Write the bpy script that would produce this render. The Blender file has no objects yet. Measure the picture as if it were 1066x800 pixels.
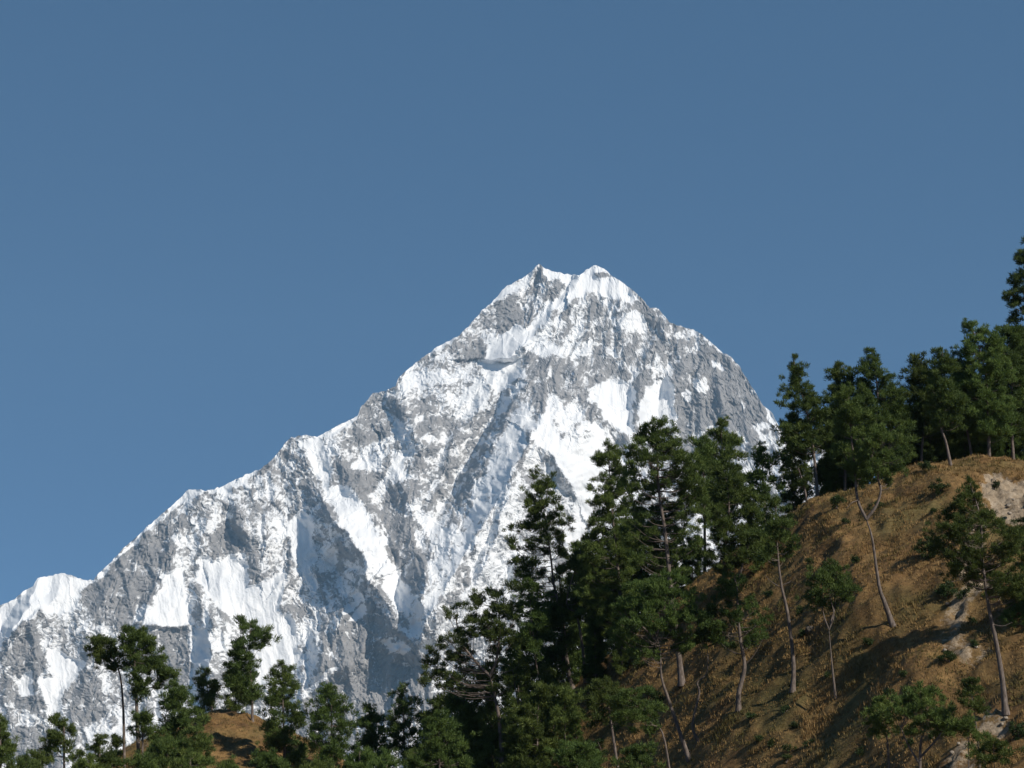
import bpy, math, random
import numpy as np

# ------------------------------------------------------------------ camera, sky, sun, exposure
S = bpy.context.scene
COL = S.collection
R = math.radians
PITCH, CAMZ = R(13.0), 1.6
F = 533.0 / math.tan(R(15.0))                 # focal length in photograph pixels
cam_d = bpy.data.cameras.new("camera")
cam = bpy.data.objects.new("camera", cam_d)
COL.objects.link(cam)
cam.location = (0, 0, CAMZ)
cam.rotation_euler = (R(90) + PITCH, 0, 0)
cam_d.sensor_width = 36
cam_d.lens = 18 / math.tan(R(15.0))
cam_d.clip_start = 0.5
cam_d.clip_end = 80000
S.camera = cam

SUN_EL, SUN_AZ = 35.0, 131.0                  # azimuth clockwise from +Y (the view direction)
world = bpy.data.worlds.new("World")
S.world = world
world.use_nodes = True
wn = world.node_tree
bg = wn.nodes["Background"]
sky = wn.nodes.new("ShaderNodeTexSky")
sky.sky_type = 'NISHITA'
sky.sun_disc = False
sky.sun_elevation = R(SUN_EL)
sky.sun_rotation = R(SUN_AZ)
sky.altitude = 9000
sky.air_density = 1.0
sky.dust_density = 0.0
sky.ozone_density = 1.5
tint = wn.nodes.new("ShaderNodeMix")
tint.data_type, tint.blend_type = 'RGBA', 'MULTIPLY'
tint.inputs[0].default_value = 1.0
tint.inputs[7].default_value = (0.84, 1.02, 1.02, 1)
wn.links.new(sky.outputs[0], tint.inputs[6])
even = wn.nodes.new("ShaderNodeMix")          # clear high-mountain air: the sky is nearly one blue
even.data_type = 'RGBA'
even.inputs[0].default_value = 0.6
even.inputs[7].default_value = (0.45, 1.18, 2.38, 1)
wn.links.new(tint.outputs[2], even.inputs[6])
wn.links.new(even.outputs[2], bg.inputs[0])
bg.inputs[1].default_value = 0.115

sun_d = bpy.data.lights.new("sun", 'SUN')
sun_d.energy = 4.9
sun_d.angle = R(0.5)
sun_d.color = (1.0, 0.935, 0.83)
sun = bpy.data.objects.new("sun", sun_d)
COL.objects.link(sun)
sun.rotation_euler = (R(90 - SUN_EL), 0, R(180 - SUN_AZ))
sun.location = (60, -40, 80)

S.view_settings.view_transform = 'Standard'
S.view_settings.look = 'None'
S.view_settings.exposure = 0.0
S.view_settings.gamma = 1.0
S.view_settings.use_curve_mapping = False

# ------------------------------------------------------------------ helpers
rng = np.random.default_rng(7)
CP, SP = math.cos(PITCH), math.sin(PITCH)

def at(u, v, y):
    """world point on the line of sight of photograph pixel (u, v) at world depth y"""
    dx, dy = (np.asarray(u) - 533.0) / F, (400.0 - np.asarray(v)) / F
    Yd, Zd = CP - dy * SP, SP + dy * CP
    t = y / Yd
    return dx * t, y + 0 * t, CAMZ + Zd * t

def to_px(x, y, z):
    z = z - CAMZ
    f = y * CP + z * SP
    up = -y * SP + z * CP
    return 533 + F * x / f, 400 - F * up / f

def _h(ix, iy, seed):
    n = (ix * 374761393 + iy * 668265263 + seed * 1442695041) & 0xffffffff
    n = ((n ^ (n >> 13)) * 1274126177) & 0xffffffff
    n = ((n ^ (n >> 16)) * 2246822519) & 0xffffffff
    return ((n ^ (n >> 15)) & 0xffffff) / float(0xffffff)

def noise(x, y, seed=0):
    x, y = np.broadcast_arrays(np.asarray(x, float), np.asarray(y, float))
    fx, fy = np.floor(x), np.floor(y)
    ix, iy = fx.astype(np.int64), fy.astype(np.int64)
    dx, dy = x - fx, y - fy
    sx = dx * dx * dx * (dx * (dx * 6 - 15) + 10)
    sy = dy * dy * dy * (dy * (dy * 6 - 15) + 10)
    def g(a, b):
        an = _h(ix + a, iy + b, seed) * 2 * math.pi
        return np.cos(an) * (dx - a) + np.sin(an) * (dy - b)
    top = g(0, 0) * (1 - sx) + g(1, 0) * sx
    bot = g(0, 1) * (1 - sx) + g(1, 1) * sx
    return (top * (1 - sy) + bot * sy) * 1.5

def fbm(x, y, oct=4, seed=0, gain=0.5):
    a, s, f = 1.0, 0.0, 1.0
    for o in range(oct):
        s = s + a * noise(x * f + 17.3 * o, y * f - 9.1 * o, seed + o)
        a *= gain
        f *= 2.03
    return s

def ridged(x, y, seed=0):
    return 1 - 2 * np.abs(noise(x, y, seed))

def smooth(a, b, x):
    t = np.clip((x - a) / (b - a), 0, 1)
    return t * t * (3 - 2 * t)

def in_poly(U, V, pts):
    pts = np.asarray(pts, float)
    inside = np.zeros(U.shape, bool)
    lo, hi = pts.min(0), pts.max(0)
    m = (U >= lo[0]) & (U <= hi[0]) & (V >= lo[1]) & (V <= hi[1])
    if not m.any():
        return inside
    u, v = U[m], V[m]
    ins = np.zeros(u.shape, bool)
    for (x1, y1), (x2, y2) in zip(pts, np.roll(pts, -1, 0)):
        if y1 == y2:
            continue
        c = (y1 > v) != (y2 > v)
        ins ^= c & (u < (x2 - x1) * (v - y1) / (y2 - y1) + x1)
    inside[m] = ins
    return inside

def blur(A, r):
    for ax in (0, 1):
        k = 2 * r + 1
        P = np.pad(A, [(r + 1, r) if i == ax else (0, 0) for i in range(2)], mode='edge')
        c = np.cumsum(P, axis=ax)
        n = A.shape[ax]
        A = (np.take(c, range(k, k + n), ax) - np.take(c, range(0, n), ax)) / k
    return A

def mesh_np(name, verts, faces, mats, parent=None, attrs=None, smooth_sh=False, mat_idx=None):
    """verts (n,3); faces (m,k) with one k"""
    me = bpy.data.meshes.new(name)
    verts = np.ascontiguousarray(verts, np.float32)
    faces = np.ascontiguousarray(faces, np.int32)
    m, k = faces.shape
    me.vertices.add(len(verts))
    me.vertices.foreach_set("co", verts.ravel())
    me.loops.add(m * k)
    me.loops.foreach_set("vertex_index", faces.ravel())
    me.polygons.add(m)
    me.polygons.foreach_set("loop_start", np.arange(0, m * k, k, dtype=np.int32))
    me.polygons.foreach_set("loop_total", np.full(m, k, np.int32))
    for mt in (mats if isinstance(mats, (list, tuple)) else [mats]):
        me.materials.append(mt)
    if mat_idx is not None:
        me.polygons.foreach_set("material_index", np.asarray(mat_idx, np.int32))
    me.polygons.foreach_set("use_smooth", np.full(m, smooth_sh, bool))
    me.update(calc_edges=True)
    for an, av in (attrs or {}).items():
        a = me.attributes.new(an, 'FLOAT', 'POINT')
        a.data.foreach_set("value", np.ascontiguousarray(av, np.float32).ravel())
    ob = bpy.data.objects.new(name, me)
    COL.objects.link(ob)
    if parent is not None:
        ob.parent = parent
    return ob

def grid_faces(nr, nc):
    i = np.arange(nr * nc).reshape(nr, nc)
    return np.stack([i[:-1, :-1], i[1:, :-1], i[1:, 1:], i[:-1, 1:]], -1).reshape(-1, 4)

class NT:
    """short-hand for building a material's node tree"""
    def __init__(self, name):
        self.m = bpy.data.materials.new(name)
        self.m.use_nodes = True
        self.t = self.m.node_tree
        self.b = self.t.nodes["Principled BSDF"]
        self.b.inputs["Specular IOR Level"].default_value = 0.2
        self.b.inputs["Roughness"].default_value = 0.85
    def n(self, kind, **kw):
        x = self.t.nodes.new(kind)
        for k, v in kw.items():
            setattr(x, k, v)
        return x
    def l(self, a, b):
        self.t.links.new(a, b)
    def attr(self, name):
        return self.n("ShaderNodeAttribute", attribute_name=name).outputs["Fac"]
    def coord(self):
        return self.n("ShaderNodeTexCoord").outputs["Object"]
    def noise(self, vec, scale, detail=4, rough=0.6):
        x = self.n("ShaderNodeTexNoise")
        x.inputs["Scale"].default_value = scale
        x.inputs["Detail"].default_value = detail
        x.inputs["Roughness"].default_value = rough
        self.l(vec, x.inputs["Vector"])
        return x.outputs["Fac"]
    def ramp(self, fac, stops):
        x = self.n("ShaderNodeValToRGB")
        e = x.color_ramp.elements
        while len(e) < len(stops):
            e.new(0.5)
        for i, (p, c) in enumerate(stops):
            e[i].position = p
            e[i].color = (*c, 1) if len(c) == 3 else c
        self.l(fac, x.inputs[0])
        return x.outputs[0]
    def mix(self, fac, a, b, blend='MIX'):
        x = self.n("ShaderNodeMix", data_type='RGBA', blend_type=blend)
        for s, v in ((x.inputs[0], fac), (x.inputs[6], a), (x.inputs[7], b)):
            if hasattr(v, "is_linked"):
                self.l(v, s)
            elif isinstance(v, tuple):
                s.default_value = (*v, 1)
            else:
                s.default_value = v
        return x.outputs[2]
    def math(self, op, a, b=0.0, c=0.0):
        x = self.n("ShaderNodeMath", operation=op)
        for s, v in zip(x.inputs, (a, b, c)):
            if hasattr(v, "is_linked"):
                self.l(v, s)
            else:
                s.default_value = v
        return x.outputs[0]
    def maprange(self, v, a, b, c=0.0, d=1.0):
        x = self.n("ShaderNodeMapRange")
        self.l(v, x.inputs[0])
        for i, q in enumerate((a, b, c, d)):
            x.inputs[i + 1].default_value = q
        return x.outputs[0]
    def out(self, col):
        self.l(col, self.b.inputs["Base Color"])
        return self.m

# ------------------------------------------------------------------ the snow mountain
SIL = [(-90, 672), (-60, 655), (-30, 640), (0, 630.6), (16.6, 622.7), (26, 614), (34.4, 610.4), (39.2, 602), (57, 598.5), (65.3, 596.9), (76, 599.7),
       (89, 604.5), (97.3, 604.5), (103.3, 596.2), (116.3, 584.3), (128.2, 571.2), (142.5, 559.4), (154.3, 547.5), (171, 533.2),
       (185.2, 521.4), (193.5, 511.9), (197, 509), (201.8, 510), (216, 510.7), (228, 507.6), (242, 501), (252, 496), (262, 492),
       (272, 488), (281, 481), (290, 471), (300, 457.9), (303.8, 455), (307.5, 456), (312.2, 453.2), (322.5, 454.1), (330, 455),
       (347, 445.7), (362, 438.2), (372.2, 434), (375, 425), (388.2, 410), (403.2, 406.3), (411.6, 402.5), (415.4, 393.1),
       (422, 386.6), (429.5, 381), (440, 372), (450, 365), (455.6, 361.3), (466.9, 354.8), (478, 349.1), (484.7, 342.6), (492.2, 334.1),
       (499.7, 326.6), (501, 324), (512, 315.3), (517.5, 308.8), (526.9, 298.5), (542, 291), (553.2, 282.5), (557.9, 276.9), (561.6, 275),
       (567.2, 278.8), (575.7, 282.5), (590.7, 285.9), (603, 286.7), (609.5, 281.6), (615.1, 278.4), (620.7, 276), (628.2, 279.7),
       (637.6, 287.2), (644.4, 291.9), (655.6, 300.3), (667, 309.7), (676.3, 320), (685.7, 321.5), (691.3, 328.5), (697, 335.6),
       (708.2, 339.7), (722.3, 343.5), (731.6, 349.1), (740, 356.6), (751.3, 366), (762.6, 373.5), (770, 382), (775.7, 391.3),
       (781.4, 400.7), (787, 409), (794.5, 422.2), (804, 430.6), (807.6, 438.2), (817, 453.2), (824, 462), (845, 461), (858, 468),
       (870, 490), (890, 515), (920, 545), (960, 580), (1010, 640)]
# convex ridge lines: points, height(s) in px, width of the flank on the sunless side, width of the other flank
RIDGES = [
    ([(578, 360), (566, 410), (561, 440), (545, 470), (530, 500), (505, 545), (490, 566), (465, 615), (440, 655), (425, 690)], [12, 45, 72, 82, 84, 84, 80, 70, 52, 20], 46, 110),
    ([(552, 375), (535, 420), (510, 470), (490, 520)], 16, 14, 26),
    ([(532, 505), (522, 545), (505, 590), (490, 620)], 15, 9, 20),
    ([(548, 555), (532, 600), (515, 640)], 13, 9, 20),
    ([(308, 455), (330, 495), (343, 528), (353, 546), (364, 562), (379, 580), (386, 605), (402, 628), (420, 660)], [8, 12, 40, 60, 66, 66, 58, 44, 20], 32, 60),
    ([(405, 480), (425, 520), (431, 560), (443, 595), (441, 628)], [16, 32, 42, 44, 34], 28, 50),
    ([(418, 402), (428, 435), (434, 462), (430, 475)], 26, 20, 30),
    ([(672, 378), (666, 400), (664, 430), (655, 470)], 14, 9, 22),
    ([(715, 375), (702, 400), (697, 415)], 14, 10, 20),
    ([(740, 370), (728, 395), (718, 425)], 9, 9, 15),
    ([(246, 508), (249, 545), (260, 560), (267, 595)], 15, 9, 30),
    ([(281, 524), (276, 550), (272, 590)], 8, 4, 25),
    ([(298, 560), (303, 578), (298, 595), (288, 610)], 11, 7, 25),
    ([(333, 528), (324, 560), (320, 580)], 7, 4, 20),
    ([(207, 592), (198, 615)], 7, 5, 20),
    ([(187, 560), (178, 592)], 5, 4, 15),
    ([(216, 618), (219, 650), (219, 710), (222, 760)], 27, 19, 36),
    ([(376, 617), (358, 640), (346, 665), (334, 690), (318, 718)], 30, 19, 60),
    ([(376, 617), (400, 642), (428, 670)], 13, 38, 18),
    ([(398, 666), (370, 685), (345, 700), (315, 728)], 14, 28, 14),
    ([(398, 666), (425, 680), (445, 700)], 10, 14, 20),
    ([(38, 604), (30, 632), (15, 656), (5, 680)], 20, 13, 32),
    ([(64, 598), (58, 620), (46, 640)], 6, 8, 20),
    ([(170, 598), (152, 632), (146, 655), (140, 690)], 15, 10, 42),
    ([(146, 653), (172, 651), (198, 653)], 9, 5, 40),
    ([(500, 374), (527, 373), (545, 362), (558, 348)], 20, 5, 45),
    ([(556, 460), (578, 478), (592, 500), (602, 525)], 16, 10, 55),
    ([(562, 275), (570, 300), (562, 330)], 10, 14, 25),
    ([(612, 282), (590, 308), (570, 332), (552, 352)], 9, 6, 32),
    ([(667, 310), (676, 322), (690, 340), (705, 365)], 8, 9, 10),
    ([(600, 405), (620, 430), (650, 456), (670, 480)], 8, 9, 12),
    ([(440, 385), (455, 420), (445, 470), (430, 500)], 8, 12, 25),
    ([(522, 388), (500, 425), (476, 455), (455, 500)], 11, 11, 20),
    ([(548, 400), (520, 445), (492, 490), (470, 530)], 11, 10, 22),
    ([(490, 440), (468, 480), (450, 520), (443, 545)], 10, 10, 20),
    ([(575, 372), (600, 392), (612, 405)], 8, 10, 14),
    ([(345, 455), (352, 480), (368, 505), (385, 535)], 12, 14, 24),
    ([(395, 470), (372, 500), (366, 520)], 9, 9, 18),
    ([(212, 512), (190, 545), (172, 580), (160, 610)], 11, 12, 26),
    ([(228, 510), (214, 545), (207, 575)], 9, 10, 22),
    ([(120, 590), (112, 620), (96, 650)], 9, 10, 22),
    ([(150, 562), (140, 600), (125, 640)], 9, 10, 22),
    ([(690, 335), (678, 365), (672, 380)], 8, 8, 16),
    ([(640, 300), (648, 330), (640, 370)], 8, 9, 22),
    ([(755, 375), (748, 410), (752, 450)], 8, 10, 24),
    ([(772, 400), (780, 430), (778, 470)], 8, 10, 20),
    ([(330, 590), (345, 620), (340, 650), (318, 680)], 10, 10, 20),
    ([(80, 640), (92, 680), (85, 730), (70, 780)], 8, 12, 25),
    ([(40, 640), (35, 680), (45, 740)], 8, 12, 25),
]
# how much snow lies where: coverage, outline
SNOW = [
    (.15, [(97, 606), (103, 598), (150, 555), (165, 545), (180, 555), (185, 570), (170, 590), (160, 610), (140, 640), (120, 650), (100, 645), (90, 635), (85, 625)]),
    (.14, [(215, 555), (245, 535), (255, 555), (255, 575), (240, 578), (220, 578)]),
    (.30, [(500, 345), (500, 328), (512, 316), (530, 310), (545, 320), (560, 330), (550, 340), (530, 345), (515, 347)]),
    (.25, [(375, 428), (390, 412), (410, 408), (412, 420), (408, 450), (395, 460), (372, 465), (362, 455), (360, 445)]),
    (.38, [(415, 420), (455, 410), (475, 425), (480, 445), (465, 455), (450, 470), (435, 455), (425, 430)]),
    (.42, [(430, 480), (500, 440), (540, 420), (500, 500), (480, 550), (460, 545), (440, 520), (430, 500)]),
    (.30, [(545, 370), (575, 372), (600, 370), (640, 375), (655, 390), (620, 400), (605, 410), (595, 415), (570, 410), (560, 400)]),
    (.10, [(700, 380), (740, 360), (760, 375), (775, 392), (795, 425), (805, 440), (790, 470), (740, 480), (710, 470), (705, 445), (702, 410)]),
    (.36, [(600, 410), (612, 410), (625, 430), (645, 450), (655, 460), (650, 470), (630, 455), (612, 435)]),
    (.15, [(376, 625), (400, 640), (425, 665), (440, 685), (450, 740), (300, 790), (320, 720), (345, 665)]),
    (.42, [(300, 460), (308, 455), (315, 475), (330, 495), (335, 510), (310, 520), (290, 515), (275, 500)]),
    (.22, [(0, 690), (20, 660), (40, 640), (45, 700), (35, 740), (0, 730)]),
    (.15, [(70, 720), (105, 705), (108, 750), (75, 752)]),
    (.20, [(15, 755), (60, 758), (62, 795), (15, 795)]),
    (.15, [(146, 656), (196, 655), (200, 700), (185, 720), (155, 690)]),
    (.20, [(395, 520), (420, 500), (430, 545), (440, 600), (435, 625), (415, 595), (402, 570)]),
    (.12, [(668, 311), (680, 323), (690, 330), (697, 340), (685, 345), (675, 340), (665, 325)]),
    (.34, [(640, 345), (665, 348), (690, 345), (700, 375), (670, 385), (640, 370), (625, 352)]),
    (.97, [(-60, 690), (-60, 640), (0, 630), (16, 621), (26, 612), (40, 600), (57, 597), (65, 595), (76, 598), (89, 603), (97, 603), (90, 618), (75, 632), (62, 640), (50, 637), (40, 636), (30, 645), (10, 658), (5, 668), (0, 674)]),
    (.97, [(552, 338), (530, 345), (512, 353), (503, 374), (512, 375), (527, 373), (540, 365), (553, 352), (565, 335), (580, 322), (592, 308), (604, 290), (598, 289), (585, 305), (570, 322)]),
    (.97, [(567, 278), (576, 281), (591, 284), (603, 285), (610, 281), (600, 292), (590, 300), (583, 303), (584, 293), (578, 288), (570, 292)]),
    (.95, [(603, 290), (610, 280), (621, 274), (628, 278), (640, 288), (656, 299), (667, 309), (660, 314), (650, 312), (640, 313), (625, 308), (612, 305), (600, 312), (585, 325), (577, 325), (590, 308)]),
    (.05, [(617, 285), (627, 282), (632, 290), (634, 294), (626, 292)]),
    (.95, [(553, 281), (542, 290), (527, 297), (518, 308), (512, 314), (514, 316), (522, 309), (534, 302), (545, 297), (552, 288)]),
    (.05, [(557, 279), (562, 275), (568, 290), (566, 294), (556, 292)]),
    (.10, [(575, 300), (585, 292), (588, 300), (578, 312), (568, 312)]),
    (.12, [(545, 305), (555, 295), (562, 305), (552, 308)]),
    (.95, [(97, 603), (128, 571), (154, 547), (185, 520), (193, 511), (198, 508), (216, 509), (242, 500), (262, 491), (272, 487), (262, 497), (250, 505), (240, 514), (225, 513), (205, 515), (198, 521), (186, 528), (165, 543), (140, 566), (118, 587), (102, 602)]),
    (.95, [(312, 452), (330, 454), (347, 444), (372, 433), (376, 436), (350, 450), (335, 457)]),
    (.90, [(450, 364), (467, 353), (478, 348), (470, 358), (455, 366)]),
    (.96, [(560, 437), (566, 422), (578, 414), (592, 418), (600, 428), (618, 440), (622, 440), (640, 465), (655, 480), (680, 500), (640, 560), (600, 600), (585, 570), (600, 520), (590, 500), (578, 478), (556, 460)]),
    (.72, [(566, 422), (578, 412), (592, 416), (605, 430), (618, 442), (612, 462), (585, 455), (575, 440)]),
    (.94, [(611, 405), (625, 400), (645, 396), (655, 393), (657, 405), (660, 425), (660, 450), (650, 455), (635, 440), (622, 425)]),
    (.94, [(672, 402), (690, 393), (697, 395), (700, 410), (705, 425), (706, 437), (698, 442), (690, 460), (670, 460), (665, 440), (668, 415)]),
    (.82, [(412, 402), (440, 383), (455, 380), (465, 385), (480, 378), (490, 383), (485, 395), (460, 397), (440, 400), (425, 408), (415, 410)]),
    (.86, [(480, 405), (495, 395), (505, 400), (508, 412), (505, 425), (495, 428), (485, 420), (476, 420)]),
    (.88, [(310, 454), (320, 456), (335, 455), (342, 470), (345, 485), (355, 495), (365, 510), (372, 520), (385, 540), (395, 560), (405, 580), (418, 605), (430, 625), (435, 640), (425, 645), (415, 635), (405, 620), (395, 600), (383, 580), (370, 565), (355, 545), (348, 530), (340, 510), (332, 492), (318, 470)]),
    (.30, [(340, 492), (350, 488), (366, 508), (345, 506)]),
    (.12, [(365, 490), (395, 488), (405, 492), (385, 515), (372, 517), (365, 505)]),
    (.84, [(430, 520), (445, 535), (460, 550), (477, 548), (475, 565), (465, 585), (450, 605), (445, 600), (455, 575), (445, 555), (432, 540)]),
    (.96, [(205, 582), (215, 580), (240, 578), (250, 582), (258, 590), (260, 612), (280, 600), (300, 592), (292, 640), (290, 690), (270, 730), (262, 660), (240, 645), (225, 630), (215, 620), (205, 600)]),
    (.95, [(280, 525), (295, 545), (310, 540), (318, 530), (325, 550), (325, 580), (322, 600), (335, 625), (320, 605), (305, 580), (300, 560), (290, 545)]),
    (.95, [(285, 645), (303, 638), (310, 660), (315, 680), (312, 690), (302, 705), (285, 720)]),
    (.93, [(170, 598), (190, 590), (195, 625), (198, 652), (180, 652), (165, 650), (148, 652), (158, 632)]),
    (.94, [(48, 678), (60, 672), (75, 680), (88, 695), (65, 720), (62, 755), (50, 755), (48, 735), (40, 710), (55, 700)]),
    (.92, [(20, 705), (35, 700), (36, 730), (22, 725)]),
    (.85, [(85, 752), (110, 765), (125, 745), (140, 750), (140, 790), (100, 780)]),
    (.80, [(560, 440), (545, 470), (530, 500), (505, 545), (490, 565), (465, 615), (440, 655), (432, 660), (425, 648), (435, 630), (455, 610), (475, 570), (482, 548), (500, 500), (525, 450), (545, 420)]),
    (.90, [(502, 376), (540, 368), (545, 390), (515, 412)]),
    (.90, [(215, 622), (217, 640), (217, 710), (197, 715), (198, 675), (210, 650)]),
    (.92, [(393, 669), (405, 664), (420, 670), (430, 679), (415, 678)]),
    (.90, [(403, 649), (415, 653), (428, 656), (432, 662), (415, 657)]),
    (.90, [(308, 732), (328, 705), (345, 694), (352, 697), (336, 712), (318, 730)]),
    (.92, [(376, 617), (368, 625), (354, 641), (359, 643), (371, 629), (380, 625)]),
    (.92, [(375, 630), (386, 642), (364, 643)]),
    (.97, [(793, 420), (804, 430), (817, 452), (830, 460), (812, 457), (802, 440)]),
    (.92, [(783, 444), (798, 439), (801, 444), (786, 450)]),
    (.72, [(788, 452), (815, 458), (825, 470), (850, 462), (860, 500), (830, 520), (800, 490)]),
    (.90, [(720, 454), (742, 441), (745, 444), (724, 458)]),
    (.90, [(755, 438), (770, 453), (777, 472), (768, 457)]),
    (.90, [(735, 370), (752, 381), (755, 388), (742, 383)]),
    (.85, [(722, 394), (740, 397), (730, 409), (721, 405)]),
    (.80, [(708, 407), (719, 407), (719, 419), (710, 417)]),
    (.86, [(650, 325), (672, 325), (675, 340), (665, 346), (645, 340)]),
    (.92, [(418, 469), (426, 469), (418, 482), (425, 490), (430, 500), (415, 498), (405, 500), (395, 508)]),
    (.85, [(363, 482), (385, 477), (399, 480), (388, 487), (365, 489)]),
    (.92, [(555, 365), (575, 357), (581, 365), (572, 371), (556, 371)]),
    (.76, [(540, 495), (548, 520), (540, 560), (530, 600), (505, 640), (450, 690), (440, 680), (470, 640), (490, 610), (505, 560)]),
]

GULLY = [(562, 440), (545, 470), (530, 500), (505, 545), (490, 565), (465, 615), (440, 655), (425, 660), (418, 648), (435, 625), (455, 605), (475, 565), (482, 545), (500, 500), (520, 450), (540, 410)]

def build_mountain():
    us = np.arange(-85, 1005, 1.15)
    sp = np.array(SIL)
    vt = np.interp(us, sp[:, 0], sp[:, 1])
    vt = vt + 1.1 * fbm(us / 5.0, us * 0 + 3.3, 3, 5)
    NR = 500
    t = np.linspace(0, 1, NR)[:, None]
    U = np.repeat(us[None, :], NR, 0)
    V = vt[None, :] + t * (872 - vt[None, :])
    # snow cover
    wu = U + 5.0 * fbm(U / 16, V / 16, 3, 11)
    wv = V + 5.0 * fbm(U / 16, V / 16, 3, 31)
    s = np.full(U.shape, 0.50)
    s += 0.3 * fbm(U / 34, V / 34, 2, 71)
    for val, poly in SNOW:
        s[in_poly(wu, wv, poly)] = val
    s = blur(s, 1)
    pure = blur(smooth(0.8, 0.93, s), 2)
    # relief
    B = np.zeros(U.shape)
    ru = U + 4.0 * fbm(U / 22, V / 22, 3, 51)
    rv = V + 4.0 * fbm(U / 22, V / 22, 3, 61)
    for pts, amp, wl, wr in RIDGES:
        p = np.array(pts, float)
        am = np.full(len(p), amp, float) if np.isscalar(amp) else np.array(amp, float)
        if np.isscalar(amp):
            am[0] *= 0.3
            am[-1] *= 0.3
        mw = max(wl, wr)
        lo, hi = p.min(0) - mw - 5, p.max(0) + mw + 5
        m = (ru > lo[0]) & (ru < hi[0]) & (rv > lo[1]) & (rv < hi[1])
        u, v = ru[m], rv[m]
        best = np.full(u.shape, 1e9)
        val = np.zeros(u.shape)
        for k in range(len(p) - 1):
            d = p[k + 1] - p[k]
            L2 = d @ d
            tt = np.clip(((u - p[k, 0]) * d[0] + (v - p[k, 1]) * d[1]) / L2, 0, 1)
            px, py = u - p[k, 0] - tt * d[0], v - p[k, 1] - tt * d[1]
            dist = np.hypot(px, py)
            cr = d[0] * (v - p[k, 1]) - d[1] * (u - p[k, 0])
            w = np.where(cr > 0, wl, wr)
            a = am[k] + (am[k + 1] - am[k]) * tt
            h = a * np.clip(1 - dist / w, 0, 1)
            sel = dist < best
            best = np.where(sel, dist, best)
            val = np.where(sel, h, val)
        B[m] += 1.15 * val
    lean = np.interp(U, [0, 200, 300, 420, 540, 660, 800], [0.12, 0.2, 0.3, -0.05, -0.5, -0.05, 0.35])
    q = U - lean * (V - 500) * 0.8
    damp = blur(in_poly(ru, rv, GULLY).astype(float), 6)
    rough = (1 - 0.82 * pure) * (1 - 0.7 * damp)
    B += 6 * ridged(q / 34, V / 130, 101) * (0.3 + 0.7 * rough) * (1 - 0.8 * damp)
    B += 3.2 * ridged(q / 15 + 0.4 * noise(U / 20, V / 20, 9), V / 46, 111) * (0.2 + 0.8 * rough)
    w1 = q + 5 * noise(U / 11, V / 11, 181) + 3 * noise(U / 4.5, V / 4.5, 191)
    w2 = V + 5 * noise(U / 11, V / 11, 183) + 3 * noise(U / 4.5, V / 4.5, 193)
    B += 1.7 * ridged(w1 / 8.5, w2 / 13, 121) * rough
    B += 1.3 * ridged((w1 + 0.9 * w2) / 9, (w2 - 0.9 * w1) / 22, 125) * rough
    B += 1.0 * ridged((w1 + 0.6 * w2) / 5.0, (w2 - 0.5 * w1) / 6.0, 131) * rough
    B += 0.55 * fbm(U / 2.6, V / 2.6, 2, 141) * rough
    B += pure * (0.75 * ridged((0.4 * w1 + 0.6 * q) / 5.0, V / 60, 151) * (0.5 + noise(U / 25, V / 40, 155)) + 0.4 * ridged((0.3 * w1 + 0.7 * q) / 2.8, V / 40, 161) + 2.2 * fbm(U / 22, V / 30, 2, 171))
    curv = blur(B, 5) - B
    n = 0.44 * fbm(w1 / 17, w2 / 15, 3, 201, 0.6) + 0.26 * fbm(w1 / 6, w2 / 5, 2, 205, 0.6) + 0.40 * fbm((w1 + 0.15 * w2) / 2.5, w2 / 6.0, 2, 211, 0.7)
    snow = s + 0.62 * n * np.clip(1.35 - pure * 0.95, 0, 1.2) + 0.045 * np.clip(curv, -4, 4) * (1 - 0.8 * pure)
    mpp = 10500 / F
    Y = 11000 - 3.25 * (V - 276) - B * mpp
    X, Yw, Z = at(U, V, Y)
    # far side of the ridge: falls away behind the crest
    rows = []
    for k, (dy, dz) in enumerate([(6, -2), (60, -35), (400, -300), (1600, -1100), (2400, -1700)]):
        zz = np.maximum(Z[0] + dz * (1 + 0.1 * k * noise(us / 30, us * 0 + k, 77)), -40)
        rows.append((X[0], Yw[0] + dy, zz, snow[0] if k < 2 else snow[0] * 0 + 0.6))
    rows = rows[::-1]
    Xa = np.vstack([[r[0]] for r in rows] + [X])
    Ya = np.vstack([[r[1]] for r in rows] + [Yw])
    Za = np.vstack([[r[2]] for r in rows] + [Z])
    Sa = np.vstack([[r[3]] for r in rows] + [snow])
    nr, nc = Xa.shape
    nt = NT("snow_and_rock")
    co = nt.coord()
    fine = nt.noise(co, 0.085, 4, 0.75)
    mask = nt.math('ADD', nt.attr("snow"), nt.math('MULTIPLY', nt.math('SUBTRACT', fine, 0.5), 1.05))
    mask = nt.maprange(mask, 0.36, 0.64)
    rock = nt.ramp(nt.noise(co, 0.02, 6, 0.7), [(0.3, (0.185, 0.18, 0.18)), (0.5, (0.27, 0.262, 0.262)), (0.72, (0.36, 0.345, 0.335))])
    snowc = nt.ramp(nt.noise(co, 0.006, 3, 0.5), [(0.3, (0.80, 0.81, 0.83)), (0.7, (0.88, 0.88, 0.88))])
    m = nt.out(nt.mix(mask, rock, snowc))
    nt.b.inputs["Specular IOR Level"].default_value = 0.1
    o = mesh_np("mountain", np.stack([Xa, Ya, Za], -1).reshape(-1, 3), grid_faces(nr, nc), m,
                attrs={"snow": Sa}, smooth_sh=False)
    o["kind"] = "structure"
    return o

build_mountain()

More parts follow.
